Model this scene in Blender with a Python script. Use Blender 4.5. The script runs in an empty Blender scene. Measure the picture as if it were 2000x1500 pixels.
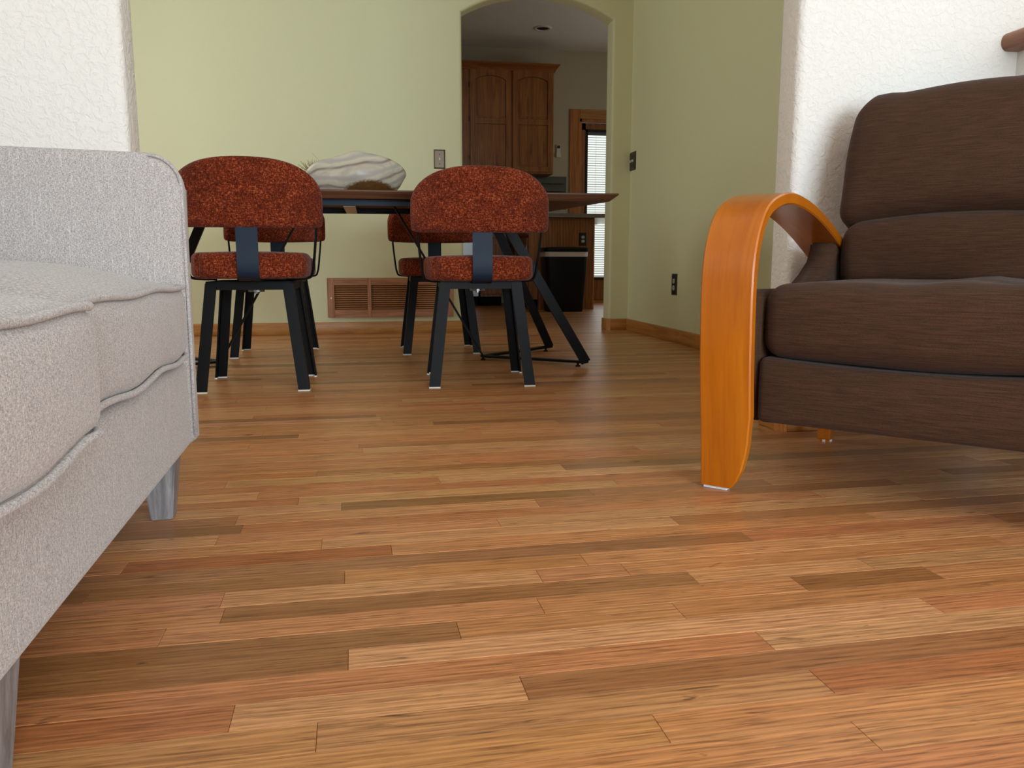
import bpy, bmesh, math, random
from mathutils import Vector, Matrix
random.seed(7)
PI = math.pi
scene = bpy.context.scene
COL = scene.collection
# ------------------------------------------------------------------ camera
F, YH, YAW, ROLL, H = 1580., 513., math.radians(9.75), math.radians(-.03), .46
PIT = math.atan((750 - YH) / F)
fw = Vector((math.sin(YAW) * math.cos(PIT), math.cos(YAW) * math.cos(PIT), -math.sin(PIT)))
r0 = Vector((math.cos(YAW), -math.sin(YAW), 0)); u0 = r0.cross(fw)
rt = r0 * math.cos(ROLL) + u0 * math.sin(ROLL); up = -r0 * math.sin(ROLL) + u0 * math.cos(ROLL)
cam = bpy.data.cameras.new('camera'); co = bpy.data.objects.new('camera', cam); COL.objects.link(co)
co.matrix_world = Matrix(((rt.x, up.x, -fw.x, 0), (rt.y, up.y, -fw.y, 0), (rt.z, up.z, -fw.z, H), (0, 0, 0, 1)))
cam.sensor_width = 36; cam.lens = F / 2000 * 36; cam.clip_start = .02
scene.camera = co
def pix(p):
    v = Vector(p) - Vector((0, 0, H)); d = v.dot(fw)
    return (1000 + F * v.dot(rt) / d, 750 - F * v.dot(up) / d, d)
# ------------------------------------------------------------------ light
scene.view_settings.view_transform = 'Standard'; scene.view_settings.look = 'None'
scene.view_settings.gamma = 1; scene.view_settings.use_curve_mapping = False
scene.view_settings.exposure = 0.0
scene.cycles.use_denoising = True
scene.cycles.max_bounces = 10; scene.cycles.diffuse_bounces = 6
W = bpy.data.worlds.new('world'); scene.world = W; W.use_nodes = True
wn = W.node_tree; bg = wn.nodes['Background']
bg.inputs[0].default_value = (.93, 1, .95, 1); bg.inputs[1].default_value = 1.0
def area(name, loc, aim, sx, sy, power, col):
    l = bpy.data.lights.new(name, 'AREA'); l.shape = 'RECTANGLE'; l.size = sx; l.size_y = sy
    l.energy = power; l.color = col
    o = bpy.data.objects.new(name, l); COL.objects.link(o); o.location = loc
    o.rotation_euler = Vector(aim).to_track_quat('-Z', 'Y').to_euler()
# daylight through the rooms' windows, plus an added kitchen fill (each at its opening)
area('daylight_living_window', (1.5, -3.22, 1.2), (0, 1, -.03), 2.3, 2.0, 207, (.75, .89, 1))
area('daylight_dining_window', (-2.52, 3.95, 1.4), (1, 0, -.14), 1.1, 1.5, 25, (.92, .97, 1))
area('daylight_kitchen_door', (2.85, 9.10, 1.1), (0, -1, 0), .6, 1.5, 3, (1, 1, .95))
area('kitchen_fill_added', (4.1, 6.9, 1.5), (-1, .12, 0), 1.2, 1.1, 6.5, (.95, 1, .95))  # added fill from a made-up side window, brightens the kitchen

# ------------------------------------------------------------------ helpers: materials
def lin(c): return tuple(((v / 255 + .055) / 1.055) ** 2.4 if v > 10 else v / 255 / 12.92 for v in c)
def newmat(name, col=(128, 128, 128), rough=.6, metal=0, spec=.5, sheen=0):
    m = bpy.data.materials.new(name); m.use_nodes = True; nt = m.node_tree; b = nt.nodes['Principled BSDF']
    b.inputs['Base Color'].default_value = (*lin(col), 1); b.inputs['Roughness'].default_value = rough
    b.inputs['Metallic'].default_value = metal; b.inputs['Specular IOR Level'].default_value = spec
    if sheen: b.inputs['Sheen Weight'].default_value = sheen; b.inputs['Sheen Roughness'].default_value = .5
    return m, nt, b
def nd(nt, t, **kw):
    n = nt.nodes.new('ShaderNode' + t)
    for k, v in kw.items():
        if k.startswith('i_'):
            key = k[2:]; s = n.inputs[int(key)] if key.isdigit() else n.inputs[key.replace('_', ' ')]
            if hasattr(v, 'links') or isinstance(v, bpy.types.NodeSocket): nt.links.new(v, s)
            else: s.default_value = v
        else: setattr(n, k, v)
    return n
def coords(nt, scale, kind='Object', rot=(0, 0, 0), off=(0, 0, 0)):
    tc = nd(nt, 'TexCoord'); mp = nd(nt, 'Mapping', i_Vector=tc.outputs[kind])
    mp.inputs['Scale'].default_value = scale; mp.inputs['Rotation'].default_value = rot; mp.inputs['Location'].default_value = off
    return mp.outputs[0]
def noise(nt, vec, scale=1, detail=2, rough=.5, dist=0):
    return nd(nt, 'TexNoise', i_Vector=vec, i_Scale=scale, i_Detail=detail, i_Roughness=rough, i_Distortion=dist).outputs[0]
def ramp(nt, fac, stops):
    r = nd(nt, 'ValToRGB', i_Fac=fac); e = r.color_ramp.elements
    while len(e) < len(stops): e.new(.5)
    for el, (p, c) in zip(e, stops): el.position = p; el.color = (*lin(c), 1) if len(c) == 3 else c
    return r.outputs[0]
def mix(nt, a, b, fac, mode='MIX'):
    n = nd(nt, 'Mix', data_type='RGBA', blend_type=mode)
    for s, v in ((n.inputs[0], fac), (n.inputs[6], a), (n.inputs[7], b)):
        if isinstance(v, bpy.types.NodeSocket): nt.links.new(v, s)
        elif isinstance(v, (int, float)): s.default_value = v
        else: s.default_value = (*lin(v), 1)
    return n.outputs[2]
def mth(nt, op, a, b=0.):
    n = nd(nt, 'Math', operation=op)
    for s, v in ((n.inputs[0], a), (n.inputs[1], b)):
        if isinstance(v, bpy.types.NodeSocket): nt.links.new(v, s)
        else: s.default_value = v
    return n.outputs[0]
def bump(nt, b, h, strength=.3, dist=.002):
    n = nd(nt, 'Bump', i_Strength=strength, i_Distance=dist, i_Height=h); nt.links.new(n.outputs[0], b.inputs['Normal'])
def setcol(nt, b, c): nt.links.new(c, b.inputs['Base Color'])

# floor boards: colour of each board in a mesh attribute, grain from position
def wood_floor():
    m, nt, b = newmat('oak_floor', rough=.36, spec=.4)
    at = nd(nt, 'Attribute', attribute_name='tone'); sd = at.outputs['Alpha']
    g = nd(nt, 'NewGeometry'); vr = nd(nt, 'VectorRotate', rotation_type='Z_AXIS', i_Vector=g.outputs['Position'], i_Angle=-.025)
    sep = nd(nt, 'SeparateXYZ', i_0=vr.outputs[0])
    def vec(sx, sy, k):
        c = nd(nt, 'CombineXYZ', i_0=mth(nt, 'MULTIPLY', sep.outputs[0], sx), i_1=mth(nt, 'MULTIPLY', sep.outputs[1], sy), i_2=mth(nt, 'MULTIPLY', sd, k)); return c.outputs[0]
    n1 = noise(nt, vec(2.4, 62, 90), 1, 4, .6, 1.4)        # broad growth bands
    n2 = noise(nt, vec(16, 300, 70), 1, 2, .6)              # pores
    n3 = noise(nt, vec(1.1, 5, 60), 1, 2, .5)               # slow tone drift
    n4 = noise(nt, vec(5, 26, 130), 1, 3, .6, 2.5)          # mineral streaks
    w = nd(nt, 'TexWave', wave_type='BANDS', bands_direction='Y', i_Vector=vec(.9, 26, 40), i_Scale=1.3, i_Distortion=9, i_Detail=2, i_Detail_Scale=1.1).outputs[1]
    c = mix(nt, at.outputs['Color'], (112, 64, 30), mth(nt, 'MULTIPLY', ramp(nt, n1, [(.38, (0, 0, 0)), (.74, (255, 255, 255))]), .38))
    c = mix(nt, c, (236, 178, 122), mth(nt, 'MULTIPLY', ramp(nt, n3, [(.42, (0, 0, 0)), (.75, (255, 255, 255))]), .35))
    c = mix(nt, c, (118, 68, 32), mth(nt, 'MULTIPLY', w, .34))
    c = mix(nt, c, (96, 54, 26), mth(nt, 'MULTIPLY', ramp(nt, n2, [(.48, (0, 0, 0)), (.68, (255, 255, 255))]), .55))
    c = mix(nt, c, (48, 30, 18), mth(nt, 'MULTIPLY', ramp(nt, n4, [(.655, (0, 0, 0)), (.74, (255, 255, 255))]), .7))
    setcol(nt, b, c); bump(nt, b, n2, .06, .0006)
    nt.links.new(mth(nt, 'ADD', mth(nt, 'MULTIPLY', n1, .10), .32), b.inputs['Roughness'])
    return m
def wood(name, c1, c2, c3, rough=.45, axis='X', sc=1., spec=.5, cathedral=0.):
    m, nt, b = newmat(name, rough=rough, spec=spec)
    s = {'X': (1.5, 22, 22), 'Y': (22, 1.5, 22), 'Z': (22, 22, 1.5)}[axis]; f = {'X': (12, 260, 260), 'Y': (260, 12, 260), 'Z': (260, 260, 12)}[axis]
    v = coords(nt, tuple(a * sc for a in s)); n1 = noise(nt, v, 1, 4, .6, 1.5); n2 = noise(nt, coords(nt, tuple(a * sc for a in f)), 1, 2, .6)
    c = ramp(nt, n1, [(.28, c1), (.52, c2), (.78, c3)])
    c = mix(nt, c, c1, mth(nt, 'MULTIPLY', ramp(nt, n2, [(.5, (0, 0, 0)), (.75, (255, 255, 255))]), .45))
    if cathedral:
        w = nd(nt, 'TexWave', wave_type='RINGS', rings_direction='Y', i_Vector=coords(nt, (3.2, 1, .8)), i_Scale=3.5, i_Distortion=3, i_Detail=2).outputs[1]
        c = mix(nt, c, c1, mth(nt, 'MULTIPLY', w, cathedral))
    setcol(nt, b, c); bump(nt, b, n2, .08, .0005); return m
def weave(name, dark, mid, light, fx, fz, slub=.3, rough=.9, bstr=.35, patch=None, bal=(.34, .5, .7), sheen=.25):
    m, nt, b = newmat(name, rough=rough, spec=.2, sheen=sheen)
    h = noise(nt, coords(nt, (fx * .32, fx * .32, fz)), 1, 1.5, .6); v = noise(nt, coords(nt, (fx, fx, fz * .32), off=(3, 7, 1)), 1, 1.5, .6)
    s = mth(nt, 'MULTIPLY', mth(nt, 'ADD', h, v), .5)
    c = ramp(nt, s, [(bal[0], dark), (bal[1], mid), (bal[2], light)])
    if slub:
        sv = noise(nt, coords(nt, (fx * .5, fx * .5, fx * .02), off=(9, 2, 4)), 1, 1); c = mix(nt, c, light, mth(nt, 'MULTIPLY', ramp(nt, sv, [(.62, (0, 0, 0)), (.78, (255, 255, 255))]), slub))
    if patch:
        p = noise(nt, coords(nt, (11, 11, 13)), 1, 4, .65); c = mix(nt, c, patch, mth(nt, 'MULTIPLY', ramp(nt, p, [(.42, (0, 0, 0)), (.68, (255, 255, 255))]), .6))
    setcol(nt, b, c); bump(nt, b, s, bstr, .0012); return m
def streak(name, dark, light):
    m, nt, b = newmat(name, rough=.92, spec=.12, sheen=.06)
    h = noise(nt, coords(nt, (22, 22, 900)), 1, 2, .6); l = noise(nt, coords(nt, (3, 3, 5)), 1, 3); d = noise(nt, coords(nt, (700, 700, 700)), 1, 1)
    c = ramp(nt, mth(nt, 'ADD', mth(nt, 'MULTIPLY', h, .65), mth(nt, 'MULTIPLY', d, .35)), [(.36, dark), (.64, light)])
    c = mix(nt, c, dark, mth(nt, 'MULTIPLY', l, .35)); setcol(nt, b, c); bump(nt, b, h, .15, .0008); return m
def paint(name, col, rough, scale, strength, dist, lo=.42, hi=.58):
    m, nt, b = newmat(name, col, rough, spec=.3)
    v = coords(nt, (1, 1, 1)); a = noise(nt, v, scale, 4, .55, .6)
    r = ramp(nt, a, [(lo, (0, 0, 0)), (hi, (255, 255, 255))]); bump(nt, b, r, strength, dist); return m

FLOOR = wood_floor()
SUB = newmat('dark_subfloor', (46, 28, 16), .9)[0]
LIVW = paint('cream_textured_paint', (236, 233, 226), .75, 62, .42, .0035)
DINW = paint('sage_paint', (218, 217, 178), .6, 170, .16, .0010, .35, .65)
KITW = paint('kitchen_paint', (196, 186, 164), .7, 170, .15, .0010, .35, .65)
CEIL = paint('white_ceiling_paint', (236, 234, 228), .85, 60, .3, .003)
OAKX = wood('oak_trim_lengthwise', (150, 96, 40), (190, 132, 66), (208, 154, 88), .38, 'X')
OAKY = wood('oak_trim_depthwise', (150, 96, 40), (190, 132, 66), (208, 154, 88), .38, 'Y')
OAKZ = wood('oak_trim_upright', (150, 86, 34), (190, 120, 54), (208, 142, 76), .38, 'Z')
VENTX = wood('vent_oak', (128, 82, 50), (172, 118, 78), (196, 142, 100), .5, 'X', 1.4)
VENTZ = wood('vent_oak_upright', (128, 82, 50), (172, 118, 78), (196, 142, 100), .5, 'Z', 1.4)
CABW = wood('cabinet_oak', (112, 62, 22), (160, 98, 40), (184, 120, 56), .4, 'Z', 1., .5, .0)
CABC = wood('cabinet_oak_veneer', (104, 58, 22), (160, 98, 42), (184, 120, 58), .4, 'Z', 1., .5, .55)
CABX = wood('cabinet_oak_rail', (112, 58, 20), (152, 88, 34), (176, 110, 48), .4, 'X')
WALN = wood('walnut_table', (58, 33, 16), (88, 52, 27), (112, 70, 38), .5, 'X')
def lacquer():
    m, nt, b = newmat('honey_lacquered_plywood', rough=.28, spec=.5)
    n = noise(nt, coords(nt, (18, 3, 2.2)), 1, 4, .6, .8); n2 = noise(nt, coords(nt, (160, 20, 8)), 1, 2); n3 = noise(nt, coords(nt, (6, 5, 5)), 1, 3)
    c = ramp(nt, n, [(.3, (172, 92, 4)), (.55, (196, 110, 8)), (.8, (212, 128, 18))])
    c = mix(nt, c, (150, 72, 12), mth(nt, 'MULTIPLY', ramp(nt, n2, [(.5, (0, 0, 0)), (.8, (255, 255, 255))]), .35))
    c = mix(nt, c, (170, 84, 14), mth(nt, 'MULTIPLY', n3, .4)); setcol(nt, b, c)
    b.inputs['Coat Weight'].default_value = .35; b.inputs['Coat Roughness'].default_value = .2
    return m
LACQ = lacquer()
PLY = wood('plywood_edge', (120, 60, 16), (190, 108, 34), (214, 140, 60), .45, 'Y', 6)
RUST = weave('rust_chenille', (58, 15, 5), (120, 44, 18), (218, 124, 78), 300, 360, 0, .95, .4, (66, 18, 7), (.35, .52, .76), .08)
SOFA = weave('oatmeal_linen_weave', (116, 110, 108), (174, 167, 163), (220, 216, 213), 900, 900, .5, .95, .2, None, (.3, .5, .72), .2)
BROWN = streak('brown_recliner_fabric', (56, 38, 26), (86, 60, 43))
BLACK = newmat('black_powder_coat', (8, 8, 9), .5, 0, .18)[0]
SLATE = newmat('slate_blue_powder_coat', (24, 40, 58), .5, 0, .25)[0]
WHITEP = newmat('white_plastic', (226, 222, 212), .4)[0]
FELT = newmat('white_felt', (226, 226, 230), .95)[0]
BRONZE = newmat('bronze_plate', (96, 82, 68), .38, .75)[0]
BLKP = newmat('dark_plate', (28, 26, 24), .35, .2)[0]
IVORY = newmat('ivory_socket', (196, 190, 174), .4)[0]
SCREW = newmat('dark_screw', (40, 30, 22), .4, .8)[0]
STEEL = newmat('brushed_steel', (170, 172, 174), .35, .9)[0]
GREYL = wood('grey_washed_leg', (96, 92, 92), (134, 130, 130), (164, 160, 160), .6, 'Z', 2.5)
BINP = newmat('black_bin_plastic', (8, 8, 9), .45, 0, .25)[0]
BAG = newmat('white_bin_bag', (216, 204, 204), .45)[0]
COUNT = newmat('grey_laminate', (128, 118, 104), .4)[0]
DARK = newmat('dark_recess', (12, 9, 7), .9)[0]
SLAT = newmat('white_blind_slat', (236, 236, 226), .5)[0]
PALE = newmat('pale_bar', (226, 224, 210), .5, .2)[0]
GRASS = newmat('dry_grass', (178, 158, 112), .8)[0]
def glassmat():
    m, nt, b = newmat('window_glass', (255, 255, 255), 0); b.inputs['Transmission Weight'].default_value = 1; b.inputs['IOR'].default_value = 1.02; return m
GLASS = glassmat()
def bowlmat():
    m, nt, b = newmat('marbled_root_wood', rough=.32, spec=.4)
    v = coords(nt, (5, 9, 13), rot=(0, .55, 0)); n = noise(nt, v, 1, 3, .5, 2.6)
    w = nd(nt, 'TexWave', wave_type='BANDS', bands_direction='Z', i_Vector=v, i_Scale=.44, i_Distortion=10, i_Detail=3, i_Detail_Scale=.7).outputs[1]
    c = ramp(nt, w, [(.0, (140, 128, 116)), (.05, (180, 168, 152)), (.14, (206, 196, 174)), (.7, (214, 206, 184)), (1., (186, 180, 170))])
    c = mix(nt, c, (176, 166, 158), mth(nt, 'MULTIPLY', ramp(nt, n, [(.45, (0, 0, 0)), (.66, (255, 255, 255))]), .6))
    tc = nd(nt, 'TexCoord'); sp = nd(nt, 'SeparateXYZ', i_0=tc.outputs['Object'])
    dx = mth(nt, 'MULTIPLY', mth(nt, 'SUBTRACT', sp.outputs[0], .062), 6.9); dz = mth(nt, 'MULTIPLY', sp.outputs[2], 13.5)
    rr = mth(nt, 'ADD', mth(nt, 'ADD', mth(nt, 'MULTIPLY', dx, dx), mth(nt, 'MULTIPLY', dz, dz)), mth(nt, 'MULTIPLY', noise(nt, coords(nt, (90, 90, 90)), 1, 2), .35))
    k = ramp(nt, rr, [(.72, (255, 255, 255)), (1.0, (0, 0, 0))])
    c = mix(nt, c, mix(nt, (66, 42, 20), (126, 88, 48), noise(nt, coords(nt, (60, 60, 90)), 1, 3)), k)
    setcol(nt, b, c); return m
BOWL = bowlmat()

# ------------------------------------------------------------------ helpers: meshes
def link(name, me, m, parent=None, smooth=False, auto=None):
    o = bpy.data.objects.new(name, me); COL.objects.link(o)
    for mm in (m if isinstance(m, (list, tuple)) else [m]):
        if mm: me.materials.append(mm)
    if smooth:
        for p in me.polygons: p.use_smooth = True
    if auto is not None:
        import numpy as np
        me.shade_smooth() if hasattr(me, 'shade_smooth') else None
        try: me.set_sharp_from_angle(angle=auto)
        except Exception: pass
    if parent: o.parent = parent
    return o
def obj(name, bm, m, parent=None, smooth=False, auto=None):
    bmesh.ops.recalc_face_normals(bm, faces=bm.faces)
    me = bpy.data.meshes.new(name); bm.to_mesh(me); bm.free()
    return link(name, me, m, parent, smooth, auto)
def thing(name, label, cat, loc=(0, 0, 0), rz=0, group=None):
    o = bpy.data.objects.new(name, None); COL.objects.link(o); o.empty_display_size = .1
    o.location = loc; o.rotation_euler = (0, 0, rz); o['label'] = label; o['category'] = cat
    if group: o['group'] = group
    return o
def struct(o): o['kind'] = 'structure'; return o
def BM(): return bmesh.new()
def box(bm, x0, x1, y0, y1, z0, z1, bev=0, seg=2, M=None):
    b2 = bmesh.new(); bmesh.ops.create_cube(b2, size=1)
    for v in b2.verts: v.co = Vector(((x0 + x1) / 2 + v.co.x * (x1 - x0), (y0 + y1) / 2 + v.co.y * (y1 - y0), (z0 + z1) / 2 + v.co.z * (z1 - z0)))
    if bev: bmesh.ops.bevel(b2, geom=b2.edges[:], offset=bev, segments=seg, affect='EDGES', profile=.5)
    if M: bmesh.ops.transform(b2, matrix=M, verts=b2.verts)
    join(bm, b2); return bm
def join(bm, b2):
    mp = [bm.verts.new(v.co) for v in b2.verts]
    b2.verts.index_update()
    for f in b2.faces:
        try: bm.faces.new([mp[v.index] for v in f.verts])
        except ValueError: pass
    b2.free()
def soft(bm, hx, hy, hz, r, M=None, fn=None, n=6, k=4):
    """rounded box, half sizes, edge radius r; fn(Vector)->Vector deforms"""
    def ax(h):
        c = max(h - r, .0001); t = [math.tan(PI / 4 * i / k) for i in range(k + 1)]
        L = [-c - r * a for a in reversed(t)] ; mid = [-c + 2 * c * i / n for i in range(1, n)]
        return L + mid + [c + r * a for a in t]
    X, Y, Z = ax(hx), ax(hy), ax(hz); vs = {}
    def V(i, j, l):
        key = (i, j, l)
        if key not in vs:
            p = Vector((X[i], Y[j], Z[l])); q = Vector((max(-hx + r, min(hx - r, p.x)), max(-hy + r, min(hy - r, p.y)), max(-hz + r, min(hz - r, p.z))))
            d = p - q
            if d.length > 1e-9: p = q + d.normalized() * r
            if fn: p = fn(p)
            if M: p = M @ p
            vs[key] = bm.verts.new(p)
        return vs[key]
    a, b, c = len(X) - 1, len(Y) - 1, len(Z) - 1
    for i in range(a):
        for j in range(b):
            for l in (0, c): bm.faces.new((V(i, j, l), V(i + 1, j, l), V(i + 1, j + 1, l), V(i, j + 1, l)))
        for l in range(c):
            for j in (0, b): bm.faces.new((V(i, j, l), V(i + 1, j, l), V(i + 1, j, l + 1), V(i, j, l + 1)))
    for j in range(b):
        for l in range(c):
            for i in (0, a): bm.faces.new((V(i, j, l), V(i, j + 1, l), V(i, j + 1, l + 1), V(i, j, l + 1)))
    return bm
def smoothpath(pts, n=8):
    P = [Vector(p) for p in pts]; out = []
    for i in range(len(P) - 1):
        p0 = P[max(i - 1, 0)]; p1 = P[i]; p2 = P[i + 1]; p3 = P[min(i + 2, len(P) - 1)]
        for s in range(n):
            t = s / n
            out.append(.5 * ((2 * p1) + (p2 - p0) * t + (2 * p0 - 5 * p1 + 4 * p2 - p3) * t * t + (3 * p1 - p0 - 3 * p2 + p3) * t ** 3))
    return out + [P[-1]]
def tube(bm, pts, r, seg=8, closed=False):
    P = [Vector(p) for p in pts]; rings = []; n = None
    for i, p in enumerate(P):
        t = (P[(i + 1) % len(P)] - P[i - 1]) if closed else (P[min(i + 1, len(P) - 1)] - P[max(i - 1, 0)])
        t.normalize()
        if n is None: n = t.orthogonal().normalized()
        n = (n - t * n.dot(t)).normalized(); b = t.cross(n)
        rings.append([bm.verts.new(p + (n * math.cos(2 * PI * j / seg) + b * math.sin(2 * PI * j / seg)) * r) for j in range(seg)])
    m = len(rings)
    for i in range(m if closed else m - 1):
        A, B = rings[i], rings[(i + 1) % m]
        for j in range(seg): bm.faces.new((A[j], A[(j + 1) % seg], B[(j + 1) % seg], B[j]))
    if not closed: bm.faces.new(rings[0][::-1]); bm.faces.new(rings[-1])
    return bm
def ribbon(bm, pts, side, w, th):
    """flat bar swept along pts: width w along 'side', thickness th"""
    P = [Vector(p) for p in pts]; S = Vector(side).normalized(); R = []
    for i, p in enumerate(P):
        t = (P[min(i + 1, len(P) - 1)] - P[max(i - 1, 0)]).normalized(); n = t.cross(S).normalized(); s = n.cross(t).normalized()
        R.append([bm.verts.new(p + s * a * w / 2 + n * b * th / 2) for a, b in ((-1, -1), (1, -1), (1, 1), (-1, 1))])
    for A, B in zip(R, R[1:]):
        for j in range(4): bm.faces.new((A[j], A[(j + 1) % 4], B[(j + 1) % 4], B[j]))
    bm.faces.new(R[0][::-1]); bm.faces.new(R[-1]); return bm
def prism(bm, poly, f, d0, d1):
    """poly: 2-D points; f(u,v,d)->Vector"""
    A = [bm.verts.new(f(u, v, d0)) for u, v in poly]; B = [bm.verts.new(f(u, v, d1)) for u, v in poly]; n = len(poly)
    bm.faces.new(A[::-1]); bm.faces.new(B)
    for i in range(n): bm.faces.new((A[i], A[(i + 1) % n], B[(i + 1) % n], B[i]))
    return bm
def cyl(bm, c, r, h, seg=16, axis='Z', r2=None, bev=0):
    r2 = r if r2 is None else r2; c = Vector(c)
    ax = {'X': (Vector((0, 1, 0)), Vector((0, 0, 1)), Vector((1, 0, 0))), 'Y': (Vector((1, 0, 0)), Vector((0, 0, 1)), Vector((0, 1, 0))), 'Z': (Vector((1, 0, 0)), Vector((0, 1, 0)), Vector((0, 0, 1)))}[axis]
    A = [bm.verts.new(c + (ax[0] * math.cos(2 * PI * j / seg) + ax[1] * math.sin(2 * PI * j / seg)) * r) for j in range(seg)]
    B = [bm.verts.new(c + ax[2] * h + (ax[0] * math.cos(2 * PI * j / seg) + ax[1] * math.sin(2 * PI * j / seg)) * r2) for j in range(seg)]
    bm.faces.new(A[::-1]); bm.faces.new(B)
    for j in range(seg): bm.faces.new((A[j], A[(j + 1) % seg], B[(j + 1) % seg], B[j]))
    return bm
def wob(p, a, f, s=0):
    return a * (math.sin(p.x * f + s) * math.cos(p.y * f * 1.3 + s * 2) + .6 * math.sin(p.z * f * 1.7 + p.x * f * .6 + s * 3))

# ------------------------------------------------------------------ the setting
XL, XR, YF, YB, YS, YS2, CZ = -2.6, 3.4, -3.3, 5.385, 2.03, 2.14, 2.80
JL, JR, DX = -.54, 1.10, 1.735                 # jambs of the wide opening, right wall of the dining room
KX0, KX1, KB = -.6, 4.2, 9.2
# floor with its boards
fl = struct(obj('floor', box(BM(), XL - .1, KX1 + .1, YF - .1, KB + .9, -.06, -.0195), SUB))
PW, PK, PO = .0514, .025, .0116 + .0257
TONES = [((228, 164, 106), 5), ((222, 152, 96), 6), ((214, 138, 88), 5), ((236, 178, 118), 4), ((240, 190, 128), 2), ((202, 128, 78), 3), ((172, 120, 70), 2), ((150, 104, 60), 1.5), ((132, 90, 52), 1), ((210, 154, 92), 3)]
def tone():
    c = random.choices([t for t, _ in TONES], [w for _, w in TONES])[0]; j = random.uniform(-7, 7)
    c = tuple(v * .62 + a * .38 for v, a in zip(c, (218, 150, 95)))
    return (*lin(tuple(max(0, v + j + random.uniform(-3, 3)) for v in c)), random.random())
D1, D2, LT, RD = (146, 106, 66), (140, 94, 56), (228, 174, 120), (210, 142, 94)
# board joints read off the photograph: (x of joint, y, colour of the board left of it, colour right of it)
JOINTS = [(-.03, 1.547, LT, D1), (-.016, .887, D2, None), (.173, .793, LT, (168, 112, 74)), (.465, 1.518, None, None), (.56, 1.361, None, (150, 92, 52)), (.648, 1.253, (150, 98, 60), None),
          (.396, 1.15, (172, 108, 66), None), (.768, 1.10, None, (196, 148, 102)), (.262, 1.10, LT, RD), (.417, .997, LT, (200, 142, 88)), (.76, .916, LT, None), (.487, .848, RD, LT), (.50, .747, None, (178, 112, 58)),
          (.291, .694, (206, 148, 88), None), (.484, .648, None, (206, 140, 72)), (.845, 1.01, (138, 94, 56), RD), (.624, 1.05, None, (140, 96, 54)), (-.022, 1.19, (140, 96, 52), RD), (-.187, 1.137, RD, None), (-.179, 1.038, RD, (150, 106, 62)),
          (.121, .943, (150, 104, 62), RD), (-.374, 1.175, D2, None), (-.215, 1.491, (140, 86, 50), None), (-.06, 1.345, None, LT), (.052, 1.29, (180, 112, 66), None), (.247, 1.355, None, LT), (.173, 1.662, None, LT), (.461, 1.77, LT, D1),
          (.342, 1.465, None, (150, 96, 56)), (.193, 1.919, None, LT), (-.15, 2.178, D1, None), (.078, 2.394, LT, None)]
rows = {}
def rowof(x, y): return round((y - PK * x - PO) / PW)
for x, y, a, b in JOINTS: rows.setdefault(rowof(x, y), []).append((x, a, b))
boards = []                                     # (x0, x1, row, tone)
r_lo, r_hi = rowof(0, YF), rowof(0, KB + .8)
for r in range(r_lo, r_hi + 1):
    yc = r * PW + PO
    xa, xb = (XL, XR) if yc < YB else (KX0, KX1)
    fixed = sorted(rows.get(r, []), key=lambda t: t[0]); cuts = [(xa, None, None)]
    x = xa + random.uniform(.1, .9)
    for fx, a, b in fixed + [(xb, None, None)]:
        while x < fx - .28: cuts.append((x, None, None)); x += random.uniform(.35, 1.15) if random.random() < .8 else random.uniform(1.1, 1.7)
        cuts.append((fx, a, b)); x = fx + random.uniform(.35, 1.2)
    for i in range(len(cuts) - 1):
        c = cuts[i][2] or cuts[i + 1][1]; t = (*lin(tuple(v * .72 + a * .28 + random.uniform(-5, 5) for v, a in zip(c, (222, 150, 94)))), random.random()) if c else tone()
        boards.append((cuts[i][0], cuts[i + 1][0], r, t))
def size_in_view(b):
    xs = [b[0] + (b[1] - b[0]) * i / 6 for i in range(7)]; y = b[2] * PW + PO; vis = 0
    if y < .5 or y > 5.2: return 0
    for xx in xs:
        q = pix((xx, y + PK * xx, 0))
        if q[2] > .3 and -40 < q[0] < 2040 and q[1] < 1560: vis += 1
    return vis / 7 * (b[1] - b[0]) / (y * y * y)
boards.sort(key=size_in_view, reverse=True)
def board_geo(b):
    x0, x1, r, t = b; y = r * PW + PO; g, c, zt = .0002, .0005, random.uniform(-.00012, 0)
    x0 += g; x1 -= g; y0 = y - PW / 2 + g; y1 = y + PW / 2 - g; V = []
    for z, d in ((-.018, 0), (zt - c, 0), (zt, c)):
        for xx, yy in ((x0 + d, y0 + d), (x1 - d, y0 + d), (x1 - d, y1 - d), (x0 + d, y1 - d)): V.append((xx - PK * yy, yy + PK * xx, z))
    Fc = [(8, 9, 10, 11)] + [(4 * l + i, 4 * l + (i + 1) % 4, 4 * l + 4 + (i + 1) % 4, 4 * l + 4 + i) for l in (0, 1) for i in range(4)]
    return V, Fc, t
def board_mesh(bs):
    V, Fc, T = [], [], []
    for b in bs:
        v, f, t = board_geo(b); n = len(V); V += v; Fc += [tuple(i + n for i in q) for q in f]; T += [t] * len(v)
    me = bpy.data.meshes.new('floorboard'); me.from_pydata(V, [], Fc)
    at = me.attributes.new('tone', 'FLOAT_COLOR', 'POINT'); at.data.foreach_set('color', [c for t in T for c in t]); return me
for b in boards[:300]: link('floorboard', board_mesh([b]), FLOOR, fl)
o = link('distant_floorboards', board_mesh(boards[300:]), FLOOR, fl); o['kind'] = 'stuff'

def wallbox(name, x0, x1, y0, y1, z0, z1, m, bev=0, seg=3):
    return struct(obj(name, box(BM(), x0, x1, y0, y1, z0, z1, bev, seg), m, None, auto=.6))
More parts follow.
